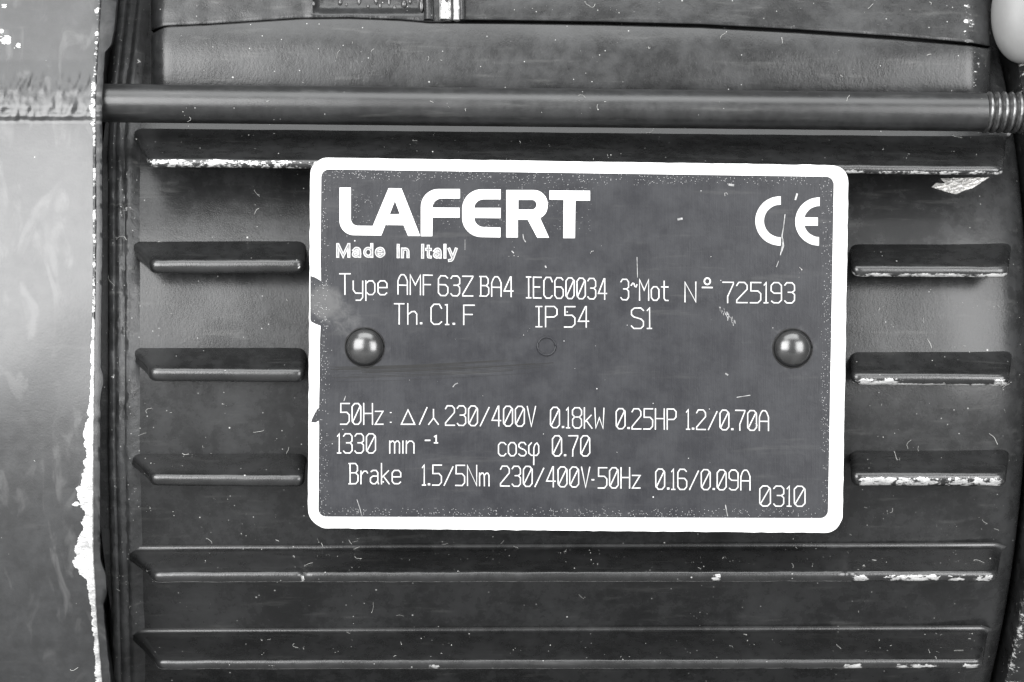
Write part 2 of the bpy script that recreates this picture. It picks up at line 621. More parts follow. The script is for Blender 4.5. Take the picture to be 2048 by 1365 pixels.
YH = frange(-170, 1650, 4.5)
vs, wr = [], []
nvp = None
for y in YH:
    xe = interp(EX, y) + 0.9 * nz(y * 0.05, 7) + 0.6 * nz(y * 0.21, 3)
    row = []
    for x in [-260, -200, -150, -100, -60, -30] + frange(-15, 120, 4) + frange(124, 184, 4):
        if x < xe - 6:
            pass
        row.append((x, shield_d(x, y), shield_wear(x, y, xe)))
    de = shield_d(xe, y)
    rr = 6.0
    for q in (0.0, 25, 50, 70, 90):
        a = math.radians(q)
        row.append((xe - rr + rr * math.sin(a), de - rr + rr * math.cos(a), shield_wear(xe, y, xe) if q < 80 else 0))
    row = [p for p in row[:-5] if True] + row[-5:]
    front = len(row)
    # side of the lip and the undercut behind it
    wd = interp([(-200, 36), (60, 33), (90, 28), (105, 15), (200, 13), (735, 13), (752, 19), (770, 19), (790, 13), (1120, 14), (1150, 24), (1180, 24), (1210, 15), (1365, 18), (1700, 18)], y)
    wd += 0.8 * nz(y * 0.06, 12)
    cols = [(x, d, w, None) for (x, d, w) in row]
    for (x, d) in ((xe + wd * 0.5, de - rr - wd * 0.25), (xe + wd * 0.88, de - rr - wd * 0.5), (xe + wd, de - rr - wd * 0.8), (xe + wd - 2, de - rr - wd * 1.3)):
        cols.append((x, d, 0.0, None))
    Xe = (xe - 1024) * K(de)
    cols.append((None, de - 130, 0.0, Xe - 28))
    cols.append((None, de - 260, 0.0, Xe - 40))
    nvp = len(cols)
    for (x, d, w, X) in cols:
        vs.append(U(x, y, d) if X is None else V(X, y, d))
        wr.append(w)
fs = grid_faces(len(YH), nvp)
# close the bell to a solid: back ring
b0 = len(vs)
zt, zb = vs[0].z, vs[(len(YH) - 1) * nvp].z
for i, y in enumerate(YH):
    pl, pr = vs[i * nvp], vs[i * nvp + nvp - 1]
    t = i / (len(YH) - 1)
    dep = 0.13 * math.sqrt(max(0.0, 1 - (2 * t - 1) ** 2)) + 0.01
    for p in (pl, pr):
        vs.append(Vector((p.x, max(p.y, 0.005) + dep, p.z)))
        wr.append(0)
for i in range(len(YH) - 1):
    a0, a1 = i * nvp, (i + 1) * nvp
    c0, c1 = b0 + 2 * i, b0 + 2 * (i + 1)
    fs.append((a0, a1, c1, c0))
    fs.append((a0 + nvp - 1, c0 + 1, c1 + 1, a1 + nvp - 1))
    fs.append((c0, c1, c1 + 1, c0 + 1))
n_ = len(YH) - 1
fs.append([j for j in range(nvp)] + [b0 + 1, b0])
fs.append([n_ * nvp + j for j in range(nvp)] + [b0 + 2 * n_ + 1, b0 + 2 * n_])
shield = link('end_shield', mesh_of('end_shield', vs, fs, {'wear_glint': wr}), 'shield', motor, 42)
shield['label'] = 'large glossy cast end shield with its rim worn to bare metal'

# ------------------------------------------------------------------ right end cover
vs, wr = [], []
for X in (1090, 1095, 1104, 1150, 1300, 1700):
    for y in YS:
        dd = {1090: -40, 1095: -6, 1104: 0}.get(X, 0)
        vs.append(V(X, y, body_d(2100, y) + 4 + dd))
        wr.append(0.42 if 1095 <= X <= 1104 else 0.0)
fs = grid_faces(6, len(YS))
b0 = len(vs)
nv = len(YS)
for X in (1090, 1700):
    p0 = V(X, YS[0], body_d(2100, YS[0]))
    p1 = V(X, YS[-1], body_d(2100, YS[-1]))
    for i in range(1, 16):
        a = math.pi * i / 16
        c, r = (p0 + p1) / 2, (p0.z - p1.z) / 2
        vs.append(Vector((X * S, c.y + r * math.sin(a) * 0.95, c.z + r * math.cos(a))))
        wr.append(0)
fs += [list(range(nv)) + [b0 + j for j in range(14, -1, -1)], [5 * nv + j for j in range(nv)] + [b0 + 15 + j for j in range(14, -1, -1)]]
fs += grid_faces(2, 15, False, b0)
fs.append([i * nv for i in range(6)] + [b0 + 15, b0])
fs.append([i * nv + nv - 1 for i in range(6)] + [b0 + 29, b0 + 14])
cover = link('end_cover', mesh_of('end_cover', vs, fs, {'wear_glint': wr}), 'box', motor, 42)
cover['label'] = 'grained cover closing the other end of the motor'
# spigot joining the housing to the cover
bm = bmesh.new()
bmesh.ops.create_cone(bm, cap_ends=True, segments=64, radius1=760 * S, radius2=760 * S, depth=90 * S)
me = bpy.data.meshes.new('spigot')
bm.to_mesh(me)
bm.free()
me.transform(__import__('mathutils').Matrix.Translation((1065 * S, 990 * S, Z0 - 40 * S)) @ __import__('mathutils').Matrix.Rotation(math.radians(90), 4, 'Y'))
link('spigot', me, 'dark', cover)


# ------------------------------------------------------------------ tie rod with thread
def tube(pts, radii, seg=28):
    vs, fs = [], []
    for i, (p, r) in enumerate(zip(pts, radii)):
        q = pts[min(i + 1, len(pts) - 1)] - pts[max(i - 1, 0)]
        q.normalize()
        up = Vector((0, 0, 1)) if abs(q.z) < 0.9 else Vector((0, 1, 0))
        s_ = q.cross(up).normalized()
        u_ = s_.cross(q)
        for k in range(seg):
            a = 2 * math.pi * k / seg
            vs.append(p + (s_ * math.cos(a) + u_ * math.sin(a)) * r)
    fs = grid_faces(len(pts), seg, True)
    fs += [list(range(seg)), [(len(pts) - 1) * seg + k for k in range(seg)]]
    return vs, fs


RD = -62
A, B = U(203, 206.5, RD + 6), U(1968, 225, RD - 8)
pts = [A.lerp(B, t) for t in frange(0, 1, 0.02)]
kk = K(RD)
vs, fs = tube(pts, [38.5 * S * kk] * len(pts), 40)
rod = link('tie_rod', mesh_of('tie_rod', vs, fs, {'wear_glint': [0.0] * len(vs)}), 'rod', motor, 60)
ax = (B - A).normalized()
up = Vector((0, 0, 1))
sd = ax.cross(up).normalized()
up = sd.cross(ax)
vs, segs = [], 40
pitch, turns = 14.6, 13
steps = turns * segs
prf = [(0.0, 36.5), (0.30, 41.5), (0.55, 41.5), (0.85, 36.5)]
for i in range(steps + 1):
    a = 2 * math.pi * i / segs
    base = B + ax * (i / segs * pitch * S * kk - pitch * S * kk)
    for (fx, r) in prf:
        r2 = r if i > segs * 0.6 else 36.5 + (r - 36.5) * (i / (segs * 0.6))
        vs.append(base + ax * fx * pitch * S * kk + (sd * math.cos(a) + up * math.sin(a)) * r2 * S * kk)
fs = grid_faces(steps + 1, 4)
link('thread', mesh_of('thread', vs, fs), 'steel', rod, 30)
vs, fs = tube([B - ax * 2 * S, B + ax * turns * pitch * S * kk], [35.8 * S * kk] * 2, 40)
link('thread_core', mesh_of('thread_core', vs, fs), 'dark', rod)

# ------------------------------------------------------------------ terminal box and its saddle
SEAM = [(290, 66), (330, 56), (420, 52), (600, 40), (700, 39), (800, 43), (860, 48), (1000, 49), (1200, 52), (1400, 57), (1600, 68), (1800, 82), (1940, 94), (1990, 102)]


def corner(x, xl, xr, r, rr_):
    if x < xl + r:
        t = min(1.0, (xl + r - x) / r)
        return -r * (1 - math.sqrt(max(0, 1 - t * t)))
    if x > xr - rr_:
        t = min(1.0, (x - xr + rr_) / rr_)
        return -rr_ * (1 - math.sqrt(max(0, 1 - t * t)))
    return 0.0


xs = [302, 303, 305, 309, 314, 320, 328, 336] + frange(345, 1930, 8) + [1938, 1946, 1953, 1960, 1966, 1971, 1975, 1978, 1980, 1981]
vs, wr = [], []
VV = [-0.5, -0.12, -0.04, 0.0, 0.03, 0.08, 0.16, 0.26, 0.38, 0.5, 0.62, 0.74, 0.86, 0.94, 1.0, 1.03, 1.1]
for x in xs:
    ys_ = interp(SEAM, x)
    yb = interp([(300, 184), (1980, 190)], x)
    c = corner(x, 302, 1981, 34, 48)
    lift = 0.0
    if x < 345:
        lift = 14 * (1 - math.sqrt(max(0, 1 - min(1.0, (345 - x) / 43) ** 2)))
    for v in VV:
        vv = max(0.0, min(1.0, v))
        y = ys_ + lift + (yb - ys_ - lift) * vv
        d = -172 - (yb - 52 - y) ** 2 / 400.0 + c * 1.2 + T(x, y) * 0.6
        if v < 0:
            d -= 130 * (-v) + 4
            y -= 2 * min(1, -v * 10)
        elif v > 1:
            d -= 900 * (v - 1)
            y += 1
        d += 1.2 * nz(x * 0.01, y * 0.02, 4)
        vs.append(U(x, y, d))
        g = 0.0
        if 1925 < x < 1962:
            g = 0.25
        wr.append(g)
fs = grid_faces(len(xs), len(VV))
m_ = len(VV)
bb = len(vs)
for x in (xs[0], xs[-1]):                       # run the two ends back into the housing
    pass
for i in (0, len(xs) - 1):
    for j in range(m_):
        p = vs[i * m_ + j]
        vs.append(Vector((p.x, p.y + 0.02, p.z)))
        wr.append(0)
fs += [(j, j + 1, bb + j + 1, bb + j) for j in range(m_ - 1)]
e_ = (len(xs) - 1) * m_
fs += [(e_ + j, e_ + j + 1, bb + m_ + j + 1, bb + m_ + j) for j in range(m_ - 1)]
box = None
wall_v, wall_w = [], []
YW = [-260, -200, -140, -90] + frange(-60, -4, 8) + [0, 5, 10, 15, 20, 25, 29, 33, 37]
rows = len(YW) + 4
for x in xs:
    ys_ = interp(SEAM, x)
    c = corner(x, 302, 1981, 30, 48)
    gp = -1.6 + 5.0 * smooth(880, 930, x)
    col_ = []
    for i, y in enumerate(YW):
        yy = -260 + (y + 260) * (ys_ - 8 - gp + 260) / (37 + 260)
        d = -216 + (yy - 45) * 0.22 + c * 1.1 + T(x, yy) * 0.6
        rec = smooth(626, 638, x) * (1 - smooth(838, 850, x)) * (1 - smooth(14, 30, yy))
        d -= 16 * rec - 3.5 * rec * nz(x * 0.09, yy * 0.05, 2)
        rid = math.exp(-((x - 623) / 5.0) ** 2) * 5
        d += rid
        d += 1.6 * nz(x * 0.03, yy * 0.03, 6)
        col_.append((yy, d))
    d_ = col_[-1][1]
    for (dy, dd) in ((2.5, -1.0), (4.0, -4), (4.5, -12), (5.0, -50)):
        col_.append((ys_ - 8 - gp + dy, d_ + dd))
    for (yy, d) in col_:
        wall_v.append(U(x, yy, d))
        wall_w.append(0.36 if 1925 < x < 1950 else 0.0)
wf = grid_faces(len(xs), rows)
b1 = len(wall_v)
for i in (0, len(xs) - 1):
    for j in range(rows):
        p = wall_v[i * rows + j]
        wall_v.append(Vector((p.x, p.y + 0.05, p.z)))
        wall_w.append(0)
wf += [(j, j + 1, b1 + j + 1, b1 + j) for j in range(rows - 1)]
e_ = (len(xs) - 1) * rows
wf += [(e_ + j, e_ + j + 1, b1 + rows + j + 1, b1 + rows + j) for j in range(rows - 1)]
wf.append((0, e_, b1 + rows, b1))
box = link('terminal_box', mesh_of('terminal_box', wall_v, wf, {'wear_glint': wall_w}), 'box', motor, 45)
box['label'] = 'grained black terminal box above the tie rod'
saddle = link('saddle', mesh_of('saddle', vs, fs, {'wear_glint': wr}), 'box', box, 45)

# vertical ribs and paint drips on the box
for (x, r, mt, w) in ((857, 10, 'box', 0.1), (890, 12, 'box', 0.62), (913, 6.5, 'box', 0.75), (924, 7, 'box', 0.2)):
    p = [U(x + 0.6 * math.sin(t * 9), y, -216 + (y - 45) * 0.22 + T(x, y) * 0.6 + 3 + 1.0 * math.sin(t * 5)) for t, y in ((i / 12, -80 + i * 10.1) for i in range(13))]
    vs, fs = tube(p, [r * S * 1.06] * 13, 20)
    link('rib', mesh_of('rib', vs, fs, {'wear_glint': [w] * len(vs)}), mt, box, 60)
for (x, y, r, ln) in ((680, 7, 5, 4), (693, 11, 3, 2), (718, 8, 4.5, 16), (736, 14, 3.5, 2), (752, 6, 4.5, 14), (760, 14, 4, 3), (778, 10, 3, 14), (789, 17, 4, 3),
                      (808, 11, 6.5, 5), (820, 5, 4, 3), (843, 20, 5, 18), (627, 10, 4, 3)):
    bm = bmesh.new()
    bmesh.ops.create_uvsphere(bm, u_segments=12, v_segments=8, radius=1.0)
    me = bpy.data.meshes.new('paint_drip')
    bm.to_mesh(me)
    bm.free()
    c = U(x, y - ln * 0.5, -216 + (y - 45) * 0.22 + T(x, y) * 0.6 + (-15 if 640 < x < 835 else 1))
    for v in me.vertices:
        q = v.co
        v.co = c + Vector((q.x * r * S, q.y * r * 0.8 * S, q.z * (r + ln * 0.5) * S))
    link('paint_drip', me, 'drip', box, 180)

# ------------------------------------------------------------------ pale knob behind the box
bm = bmesh.new()
bmesh.ops.create_uvsphere(bm, u_segments=40, v_segments=28, radius=1.0)
me = bpy.data.meshes.new('release_knob')
bm.to_mesh(me)
bm.free()
kc = U(2046, 18, -235)
for v in me.vertices:
    q = v.co.copy()
    s_ = 1 - 0.10 * q.z
    v.co = kc + Vector((q.x * 66 * s_ * S, q.y * 66 * S, q.z * 117 * S))
knob = link('release_knob', me, 'knob', motor, 180)
knob['label'] = 'pale grey rounded knob beside the terminal box'
vs, fs = tube([kc + Vector((0.001, 0.002, 0)), kc + Vector((0.006, 0.02, -0.006)), kc + Vector((0.010, 0.05, -0.014))], [20 * S, 20 * S, 20 * S], 20)
link('stem', mesh_of('stem', vs, fs), 'dark', knob)

# ------------------------------------------------------------------ nameplate


def rounded(corners, radii, seg=10):
    pts = []
    nC = len(corners)
    for i in range(nC):
        p = Vector(corners[i])
        a = (Vector(corners[i - 1]) - p)
        b = (Vector(corners[(i + 1) % nC]) - p)
        la, lb = a.length, b.length
        a /= la
        b /= lb
        r = radii if isinstance(radii, (int, float)) else radii[i]
        ang = a.angle(b)
        t = r / math.tan(ang / 2)
        ctr = p + (a + b).normalized() * (r / math.sin(ang / 2))
        s0, s1 = p + a * t - ctr, p + b * t - ctr
        a0 = math.atan2(s0.y, s0.x)
        da = math.atan2(s1.y, s1.x) - a0
        while da > math.pi:
            da -= 2 * math.pi
        while da < -math.pi:
            da += 2 * math.pi
        for k in range(seg + 1):
            aa = a0 + da * k / seg
            pts.append((ctr.x + r * math.cos(aa), ctr.y + r * math.sin(aa)))
    return pts


def subdivide(pts, step, closed=True, jit=0.0):
    out = []
    nn = len(pts)
    for i in range(nn if closed else nn - 1):
        a, b = pts[i], pts[(i + 1) % nn]
        L = math.hypot(b[0] - a[0], b[1] - a[1])
        k = max(1, int(L / step))
        for j in range(k):
            t = j / k
            x, y = a[0] + (b[0] - a[0]) * t, a[1] + (b[1] - a[1]) * t
            if jit:
                x += jit * nz(x * 0.05, y * 0.05, 1) + jit * 0.6 * nz(x * .2, y * .2, 2)
                y += jit * nz(x * 0.05, y * 0.05, 5) + jit * 0.6 * nz(x * .2, y * .2, 6)
            out.append((x, y))
    return out


OUT = subdivide(rounded(PC, [36, 34, 36, 40]), 14, True, 1.2)
INN_C = [(642.5, 339), (1668, 354), (1656, 1037), (636.5, 1034)]


def P3(x, y, h):
    return U(x, y, T(x, y) + h)


# plate body: fine grid clipped to the outline is not needed, a fan of rings gives the attributes room
cx_, cy_ = 1155, 692
vs, fs, rub, edg = [], [], [], []
RI = [0.0001, 0.12, 0.24, 0.36, 0.46, 0.56, 0.64, 0.71, 0.77, 0.82, 0.86, 0.89, 0.915, 0.935, 0.95, 0.962, 0.974, 0.987, 1.0]


def rubf(x, y):
    w = 0
    for (px, py, r, k) in ((650, 605, 60, 0.9), (730, 695, 85, 0.5), (690, 640, 60, 0.6), (1585, 697, 90, 0.5), (1560, 660, 70, 0.35), (1470, 640, 50, 0.35), (760, 690, 60, .3),
                           (622, 830, 16, 0.7), (1620, 760, 60, .3)):
        w = max(w, k * (1 - smooth(r * 0.3, r, math.hypot(x - px, y - py))))
    return w


def edgef(x, y):
    # distance to the printed frame
    e = min(x - 639, 1662 - x, y - interp([(640, 339), (1668, 354)], x), 1036 - y)
    near = 1 - smooth(6, 34, e)
    if 675 < x < 1190 and 372 < y < 480:
        near = max(near, 0.55)
    return near


for r in RI:
    for (x, y) in OUT:
        xx, yy = cx_ + (x - cx_) * r, cy_ + (y - cy_) * r
        vs.append(P3(xx, yy, 0))
        rub.append(rubf(xx, yy))
        edg.append(edgef(xx, yy))
m_ = len(OUT)
for (x, y) in OUT:
    vs.append(P3(x, y, -10))
    rub.append(0)
    edg.append(0)
fs = grid_faces(len(RI) + 1, m_, True)
fs.append([len(RI) * m_ + j for j in range(m_)])
plate = link('nameplate', mesh_of('nameplate', vs, fs, {'rub': rub, 'edge': edg}), 'plate', motor, 30)
plate['label'] = 'dark anodised rating plate with a white border and engraved lettering'


def flat(name, polys, h, mat, parent=plate):
    """polys: list of (outer, holes...) in photo pixels lying on the plate"""
    vs, fs = [], []
    for loops in polys:
        base = len(vs)
        flatp = [p for lp in loops for p in lp]
        tris = tessellate_polygon([[Vector((p[0], p[1], 0)) for p in lp] for lp in loops])
        vs += [P3(p[0], p[1], h) for p in flatp]
        fs += [tuple(base + i for i in t) for t in tris]
    me = mesh_of(name, vs, fs, None, False)
    bm = bmesh.new()
    bm.from_mesh(me)
    for f in bm.faces:
        f.normal_update()
        if f.normal.y > 0:
            f.normal_flip()
    bm.to_mesh(me)
    bm.free()
    return link(name, me, mat, parent)


# white frame; a rubbed-off stretch and a chip on its left side
inner = rounded(INN_C, 16)
inner = subdivide(inner, 40, True)
notch = [(641, 652), (632, 649), (622.5, 644), (620.5, 640), (620.5, 600), (620.5, 552), (630, 555), (642, 562)]
chipn = [(637.5, 842), (631, 846), (622, 845), (624, 838), (630, 826), (634, 819), (637.8, 816)]
kept = []
done1 = done2 = False
# walk the inner loop; the left side runs upwards (from lower left to upper left)
for p in inner:
    x, y = p
    onleft = x < 645 and 360 < y < 1010
    if onleft and 810 < y < 850:
        continue
    if onleft and 548 < y < 656:
        continue
    kept.append(p)


def insert(loop, pts):
    best, bi = 1e9, 0
    for i in range(len(loop)):
        a, b = loop[i], loop[(i + 1) % len(loop)]
        d = math.hypot(a[0] - pts[0][0], a[1] - pts[0][1]) + math.hypot(b[0] - pts[-1][0], b[1] - pts[-1][1])
        if d < best:
            best, bi = d, i
    a, b = loop[bi], loop[(bi + 1) % len(loop)]
    return loop[:bi + 1] + pts + loop[bi + 1:]


kept = insert(kept, chipn)
kept = insert(kept, notch)
OUTB = [(cx_ + (x - cx_) * 0.9988, cy_ + (y - cy_) * 0.9988) for (x, y) in OUT]
flat('white_border', [[OUTB, kept]], 0.8, 'white')


# ---- lettering
def arc(cx, cy, rx, ry, a0, a1, k=10):
    return [(cx + rx * math.cos(math.radians(a0 + (a1 - a0) * i / k)), cy + ry * math.sin(math.radians(a0 + (a1 - a0) * i / k))) for i in range(k + 1)]


ZS = 2048 / 600.0


def z1(pts, ox=600, oy=300):
    return [(ox + x / ZS, oy + y / ZS) for (x, y) in pts]


# angles: y runs downwards, 180 = left, 270 = up
Lp = [(270, 258), (347, 258), (347, 470)] + arc(395, 470, 48, 49, 180, 90, 6)[1:] + [(497, 520), (605, 262), (693, 264), (820, 588), (738, 588), (708, 515), (583, 513), (555, 585), (370, 583)] + \
    arc(370, 485, 100, 98, 90, 180, 10)[1:]
Ah = [(648, 348), (612, 440), (682, 440)]
Fp = [(825, 590), (825, 390)] + arc(945, 390, 120, 122, 180, 270, 10)[1:] + [(1092, 268), (1092, 332), (970, 332)] + arc(970, 395, 66, 63, 270, 180, 8)[1:] + [(1090, 396), (1090, 463), (905, 463), (903, 590)]
Ep = [(1370, 270), (1240, 270)] + arc(1240, 405, 133, 135, 270, 180, 10)[1:] + [(1107, 465)] + arc(1240, 465, 133, 131, 180, 90, 10)[1:] + [(1368, 598), (1368, 530), (1255, 528)] + \
    arc(1255, 465, 65, 63, 90, 180, 8)[1:] + [(1370, 467), (1370, 397), (1190, 397)] + arc(1255, 397, 65, 59, 180, 270, 8)[1:] + [(1370, 338)]
Rp = [(1408, 275), (1595, 275)] + arc(1595, 370, 95, 95, 270, 360, 10)[1:] + [(1690, 385)] + arc(1620, 385, 70, 82, 0, 75, 8)[1:] + [(1700, 600), (1620, 600), (1555, 478), (1487, 477), (1487, 598), (1408, 598)]
Rh = [(1490, 342), (1585, 342)] + arc(1585, 375, 30, 33, -90, 90, 8)[1:] + [(1490, 408)]
Tp = [(1703, 278), (1980, 280), (1980, 347), (1880, 347), (1877, 603), (1797, 603), (1800, 342), (1703, 340)]
flat('logo_lettering', [[z1(Lp), z1(Ah)], [z1(Fp)], [z1(Ep)], [z1(Rp), z1(Rh)], [z1(Tp)]], 0.8, 'white')

# conformity mark
Cc = arc(1399, 486, 168, 168, 272, 88, 28)
Cc = [p for p in Cc] + arc(1401, 486, 111, 111, 88, 272, 24)
Ee = arc(1668, 490, 165, 165, 271, 91, 28) + arc(1668, 490, 106, 106, 91, 271, 24)
Eb = [(1566, 462), (1658, 462), (1658, 518), (1566, 518)]
flat('conformity_mark', [[z1(Cc, 1150)], [z1(Ee, 1150)], [z1(Eb, 1150)]], 0.8, 'mark')

# single stroke engraving font: width (in cap heights) and strokes on a 0..1 grid, y up
O8 = [(0, .15), (0, .85), (.28, 1), (.72, 1), (1, .85), (1, .15), (.72, 0), (.28, 0), (0, .15)]
G = {
    '0': (.43, [O8, [(.06, .10), (.94, .90)]]),
    '1': (.15, [[(0, .88), (.55, 1), (.55, 0)], [(0, 0), (1, 0)]]),
    '2': (.43, [[(0, .85), (.2, 1), (.75, 1), (1, .86), (1, .66), (0, .12), (0, 0), (1, 0)]]),
    '3': (.40, [[(0, .88), (.2, 1), (.75, 1), (1, .87), (1, .62), (.75, .53), (.35, .53)], [(.75, .53), (1, .42), (1, .13), (.75, 0), (.2, 0), (0, .1)]]),
    '4': (.42, [[(.78, 0), (.78, 1), (.70, 1), (0, .28), (1, .28)]]),
    '5': (.43, [[(1, 1), (.04, 1), (.04, .58), (.72, .58), (1, .45), (1, .14), (.72, 0), (0, 0)]]),
    '6': (.43, [[(.95, .9), (.75, 1), (.25, 1), (0, .84), (0, .14), (.25, 0), (.75, 0), (1, .14), (1, .42), (.75, .55), (.08, .55)]]),
    '7': (.43, [[(0, 1), (1, 1), (1, .92), (.45, .3), (.45, 0)]]),
    '8': (.43, [[(.25, .54), (0, .66), (0, .87), (.25, 1), (.75, 1), (1, .87), (1, .66), (.75, .54), (.25, .54), (0, .42), (0, .13), (.25, 0), (.75, 0), (1, .13), (1, .42), (.75, .54)]]),
    '9': (.43, [[(.06, .08), (.25, 0), (.72, 0), (1, .14), (1, .86), (.72, 1), (.28, 1), (0, .86), (0, .60), (.28, .48), (.94, .48)]]),
    '.': (.06, [[(.0, .02), (1, .02)], [(0, .06), (1, .06)]]),
    '/': (.42, [[(0, 0), (1, .92)]]),
    '~': (.30, [[(0, .72), (.25, .82), (.45, .8), (.65, .66), (.85, .64), (1, .74)]]),
    'A': (.44, [[(0, 0), (0, .68), (.18, .9), (.35, 1), (.65, 1), (.82, .9), (1, .68), (1, 0)], [(.04, .46), (.96, .46)]]),
    'B': (.42, [[(0, 0), (.75, 0), (1, .13), (1, .42), (.75, .54), (.16, .54)], [(.75, .54), (.94, .66), (.94, .87), (.72, 1), (0, 1)], [(.12, .97), (.12, .03)]]),
    'C': (.43, [[(1, .80), (.80, 1), (.28, 1), (0, .84), (0, .14), (.28, 0), (.75, 0), (1, .12)]]),
    'E': (.40, [[(1, 1), (0, 1), (0, 0), (1, 0)], [(.06, .53), (.8, .53)]]),
    'F': (.42, [[(1, 1), (0, 1), (0, 0)], [(.06, .52), (.8, .52)]]),
    'H': (.43, [[(0, 0), (0, 1)], [(1, 0), (1, 1)], [(.06, .52), (.94, .52)]]),
    'I': (.22, [[(0, 1), (1, 1)], [(.5, .97), (.5, .03)], [(0, 0), (1, 0)]]),
    'M': (.48, [[(0, 0), (0, 1), (.5, .48), (1, 1), (1, 0)]]),
    'N': (.45, [[(0, 0), (0, 1), (1, 0), (1, 1)]]),
    'P': (.43, [[(0, 0), (0, 1), (.75, 1), (1, .87), (1, .60), (.75, .48), (.06, .48)]]),
    'S': (.43, [[(1, .88), (.78, 1), (.24, 1), (0, .88), (0, .68), (.2, .57), (.8, .46), (1, .34), (1, .13), (.78, 0), (.2, 0), (0, .12)]]),
    'T': (.46, [[(0, 1), (1, 1)], [(.5, .97), (.5, 0)]]),
    'V': (.40, [[(0, 1), (.5, 0), (1, 1)]]),
    'W': (.44, [[(0, 1), (.1, 0), (.5, .52), (.9, 0), (1, 1)]]),
    'Z': (.46, [[(0, 1), (1, 1), (1, .95), (0, .08), (0, 0), (1, 0)]]),
    'a': (.38, [[(.1, .60), (.3, .66), (.72, .66), (.92, .54), (.92, .08), (1, 0)], [(.86, .38), (.28, .38), (0, .28), (0, .10), (.25, 0), (.6, 0), (.88, .14)]]),
    'c': (.38, [[(1, .56), (.75, .66), (.28, .66), (0, .54), (0, .12), (.28, 0), (.75, 0), (1, .10)]]),
    'e': (.40, [[(.06, .34), (1, .34), (1, .54), (.75, .66), (.25, .66), (0, .54), (0, .12), (.25, 0), (.75, 0), (.96, .08)]]),
    'h': (.38, [[(0, 0), (0, 1)], [(.08, .50), (.45, .62), (.75, .62), (1, .50), (1, 0)]]),
    'i': (.04, [[(.5, 0), (.5, .62)]]),
    'k': (.36, [[(0, 0), (0, 1)], [(.9, .64), (.08, .32)], [(.28, .36), (1, 0)]]),
    'l': (.14, [[(0, 1), (.5, 1), (.5, 0)], [(0, 0), (1, 0)]]),
    'm': (.46, [[(0, 0), (0, .62)], [(.08, .54), (.22, .62), (.36, .62), (.5, .52), (.5, 0)], [(.56, .54), (.70, .62), (.86, .62), (1, .52), (1, 0)]]),
    'n': (.36, [[(0, 0), (0, .62)], [(.08, .50), (.40, .62), (.75, .62), (1, .50), (1, 0)]]),
    'o': (.40, [[(0, .14), (0, .52), (.28, .66), (.72, .66), (1, .52), (1, .14), (.72, 0), (.28, 0), (0, .14)]]),
    'p': (.40, [[(0, -.28), (0, .66)], [(.08, .56), (.35, .66), (.75, .66), (1, .52), (1, .14), (.75, 0), (.35, 0), (.08, .10)]]),
    'r': (.30, [[(0, 0), (0, .62)], [(.08, .46), (.45, .62), (.85, .62), (1, .54)]]),
    's': (.38, [[(.95, .56), (.75, .66), (.25, .66), (0, .56), (0, .45), (.25, .37), (.75, .30), (1, .20), (1, .10), (.75, 0), (.25, 0), (0, .08)]]),
    't': (.34, [[(.4, .94), (.4, .10), (.6, 0), (1, 0)], [(0, .66), (.34, .66)], [(.46, .66), (1, .66)]]),
    'y': (.42, [[(0, .64), (0, .22), (.25, .06), (.95, .06)], [(1, .64), (1, -.14), (.75, -.28), (.3, -.28)]]),
    'z': (.38, [[(0, .62), (1, .62), (0, 0), (1, 0)]]),
    'q': (.52, [[(.25, .64), (0, .50), (0, .14), (.25, .02), (.80, .02), (1, .14), (1, .50), (.82, .64), (.62, .56), (.5, .40), (.5, -.44)]]),   # phi
    'D': (.68, [[(0, 0), (.5, .70), (1, 0), (0, 0)]]),                                                         # delta
    'Y': (.48, [[(.5, .72), (.5, .30), (0, 0)], [(.56, .27), (1, 0)]]),                                       # star
    ' ': (.10, []),
}
GAP = 0.14


def ribbon(poly, w, h, vs, fs):
    pts = [Vector(p) for p in poly]
    closed = (pts[0] - pts[-1]).length < 1e-6
    if closed:
        pts = pts[:-1]
    nP = len(pts)
    base = len(vs)
    for i, p in enumerate(pts):
        if closed or 0 < i < nP - 1:
            a = (p - pts[i - 1]).normalized()
            b = (pts[(i + 1) % nP] - p).normalized()
        elif i == 0:
            a = b = (pts[1] - p).normalized()
            p = p - a * w * 0.5
        else:
            a = b = (p - pts[i - 1]).normalized()
            p = p + a * w * 0.5
        na, nb = Vector((-a.y, a.x)), Vector((-b.y, b.x))
        m = na + nb
        if m.length < 1e-4:
            m = na.copy()
        m.normalize()
        k = min(2.2, 1.0 / max(0.3, m.dot(na)))
        o_ = m * (w * 0.5 * k)
        vs.append(P3(p.x + o_.x, p.y + o_.y, h))
        vs.append(P3(p.x - o_.x, p.y - o_.y, h))
    for i in range(nP if closed else nP - 1):
        j = (i + 1) % nP
        fs.append((base + 2 * i, base + 2 * i + 1, base + 2 * j + 1, base + 2 * j))


def word(txt, x0, x1, top0, base0, top1=None, base1=None, w=2.35, h=0.5, vs=None, fs=None, glyphs=G, gap=GAP):
    """engrave txt so that it runs from x0 to x1; cap line and base line given at both ends"""
    top1 = top0 if top1 is None else top1
    base1 = base0 if base1 is None else base1
    H0 = base0 - top0
    total = sum(glyphs[c][0] for c in txt) + gap * (len(txt) - 1)
    sc = (x1 - x0) / total
    cur = 0.0
    for c in txt:
        gw, strokes = glyphs[c]
        for si, st in enumerate(strokes):
            pp = []
            for (gx, gy) in st:
                X = x0 + (cur + gx * gw) * sc
                t = (X - x0) / max(1e-6, x1 - x0)
                tp, bs = top0 + (top1 - top0) * t, base0 + (base1 - base0) * t
                pp.append((X + 0.35 * nz(X * 0.3, gy * 9), bs + (tp - bs) * gy + 0.35 * nz(X * 0.3, gy * 9, 4)))
            ribbon(pp, w, h + 0.14 * si, vs, fs)
        cur += gw + gap


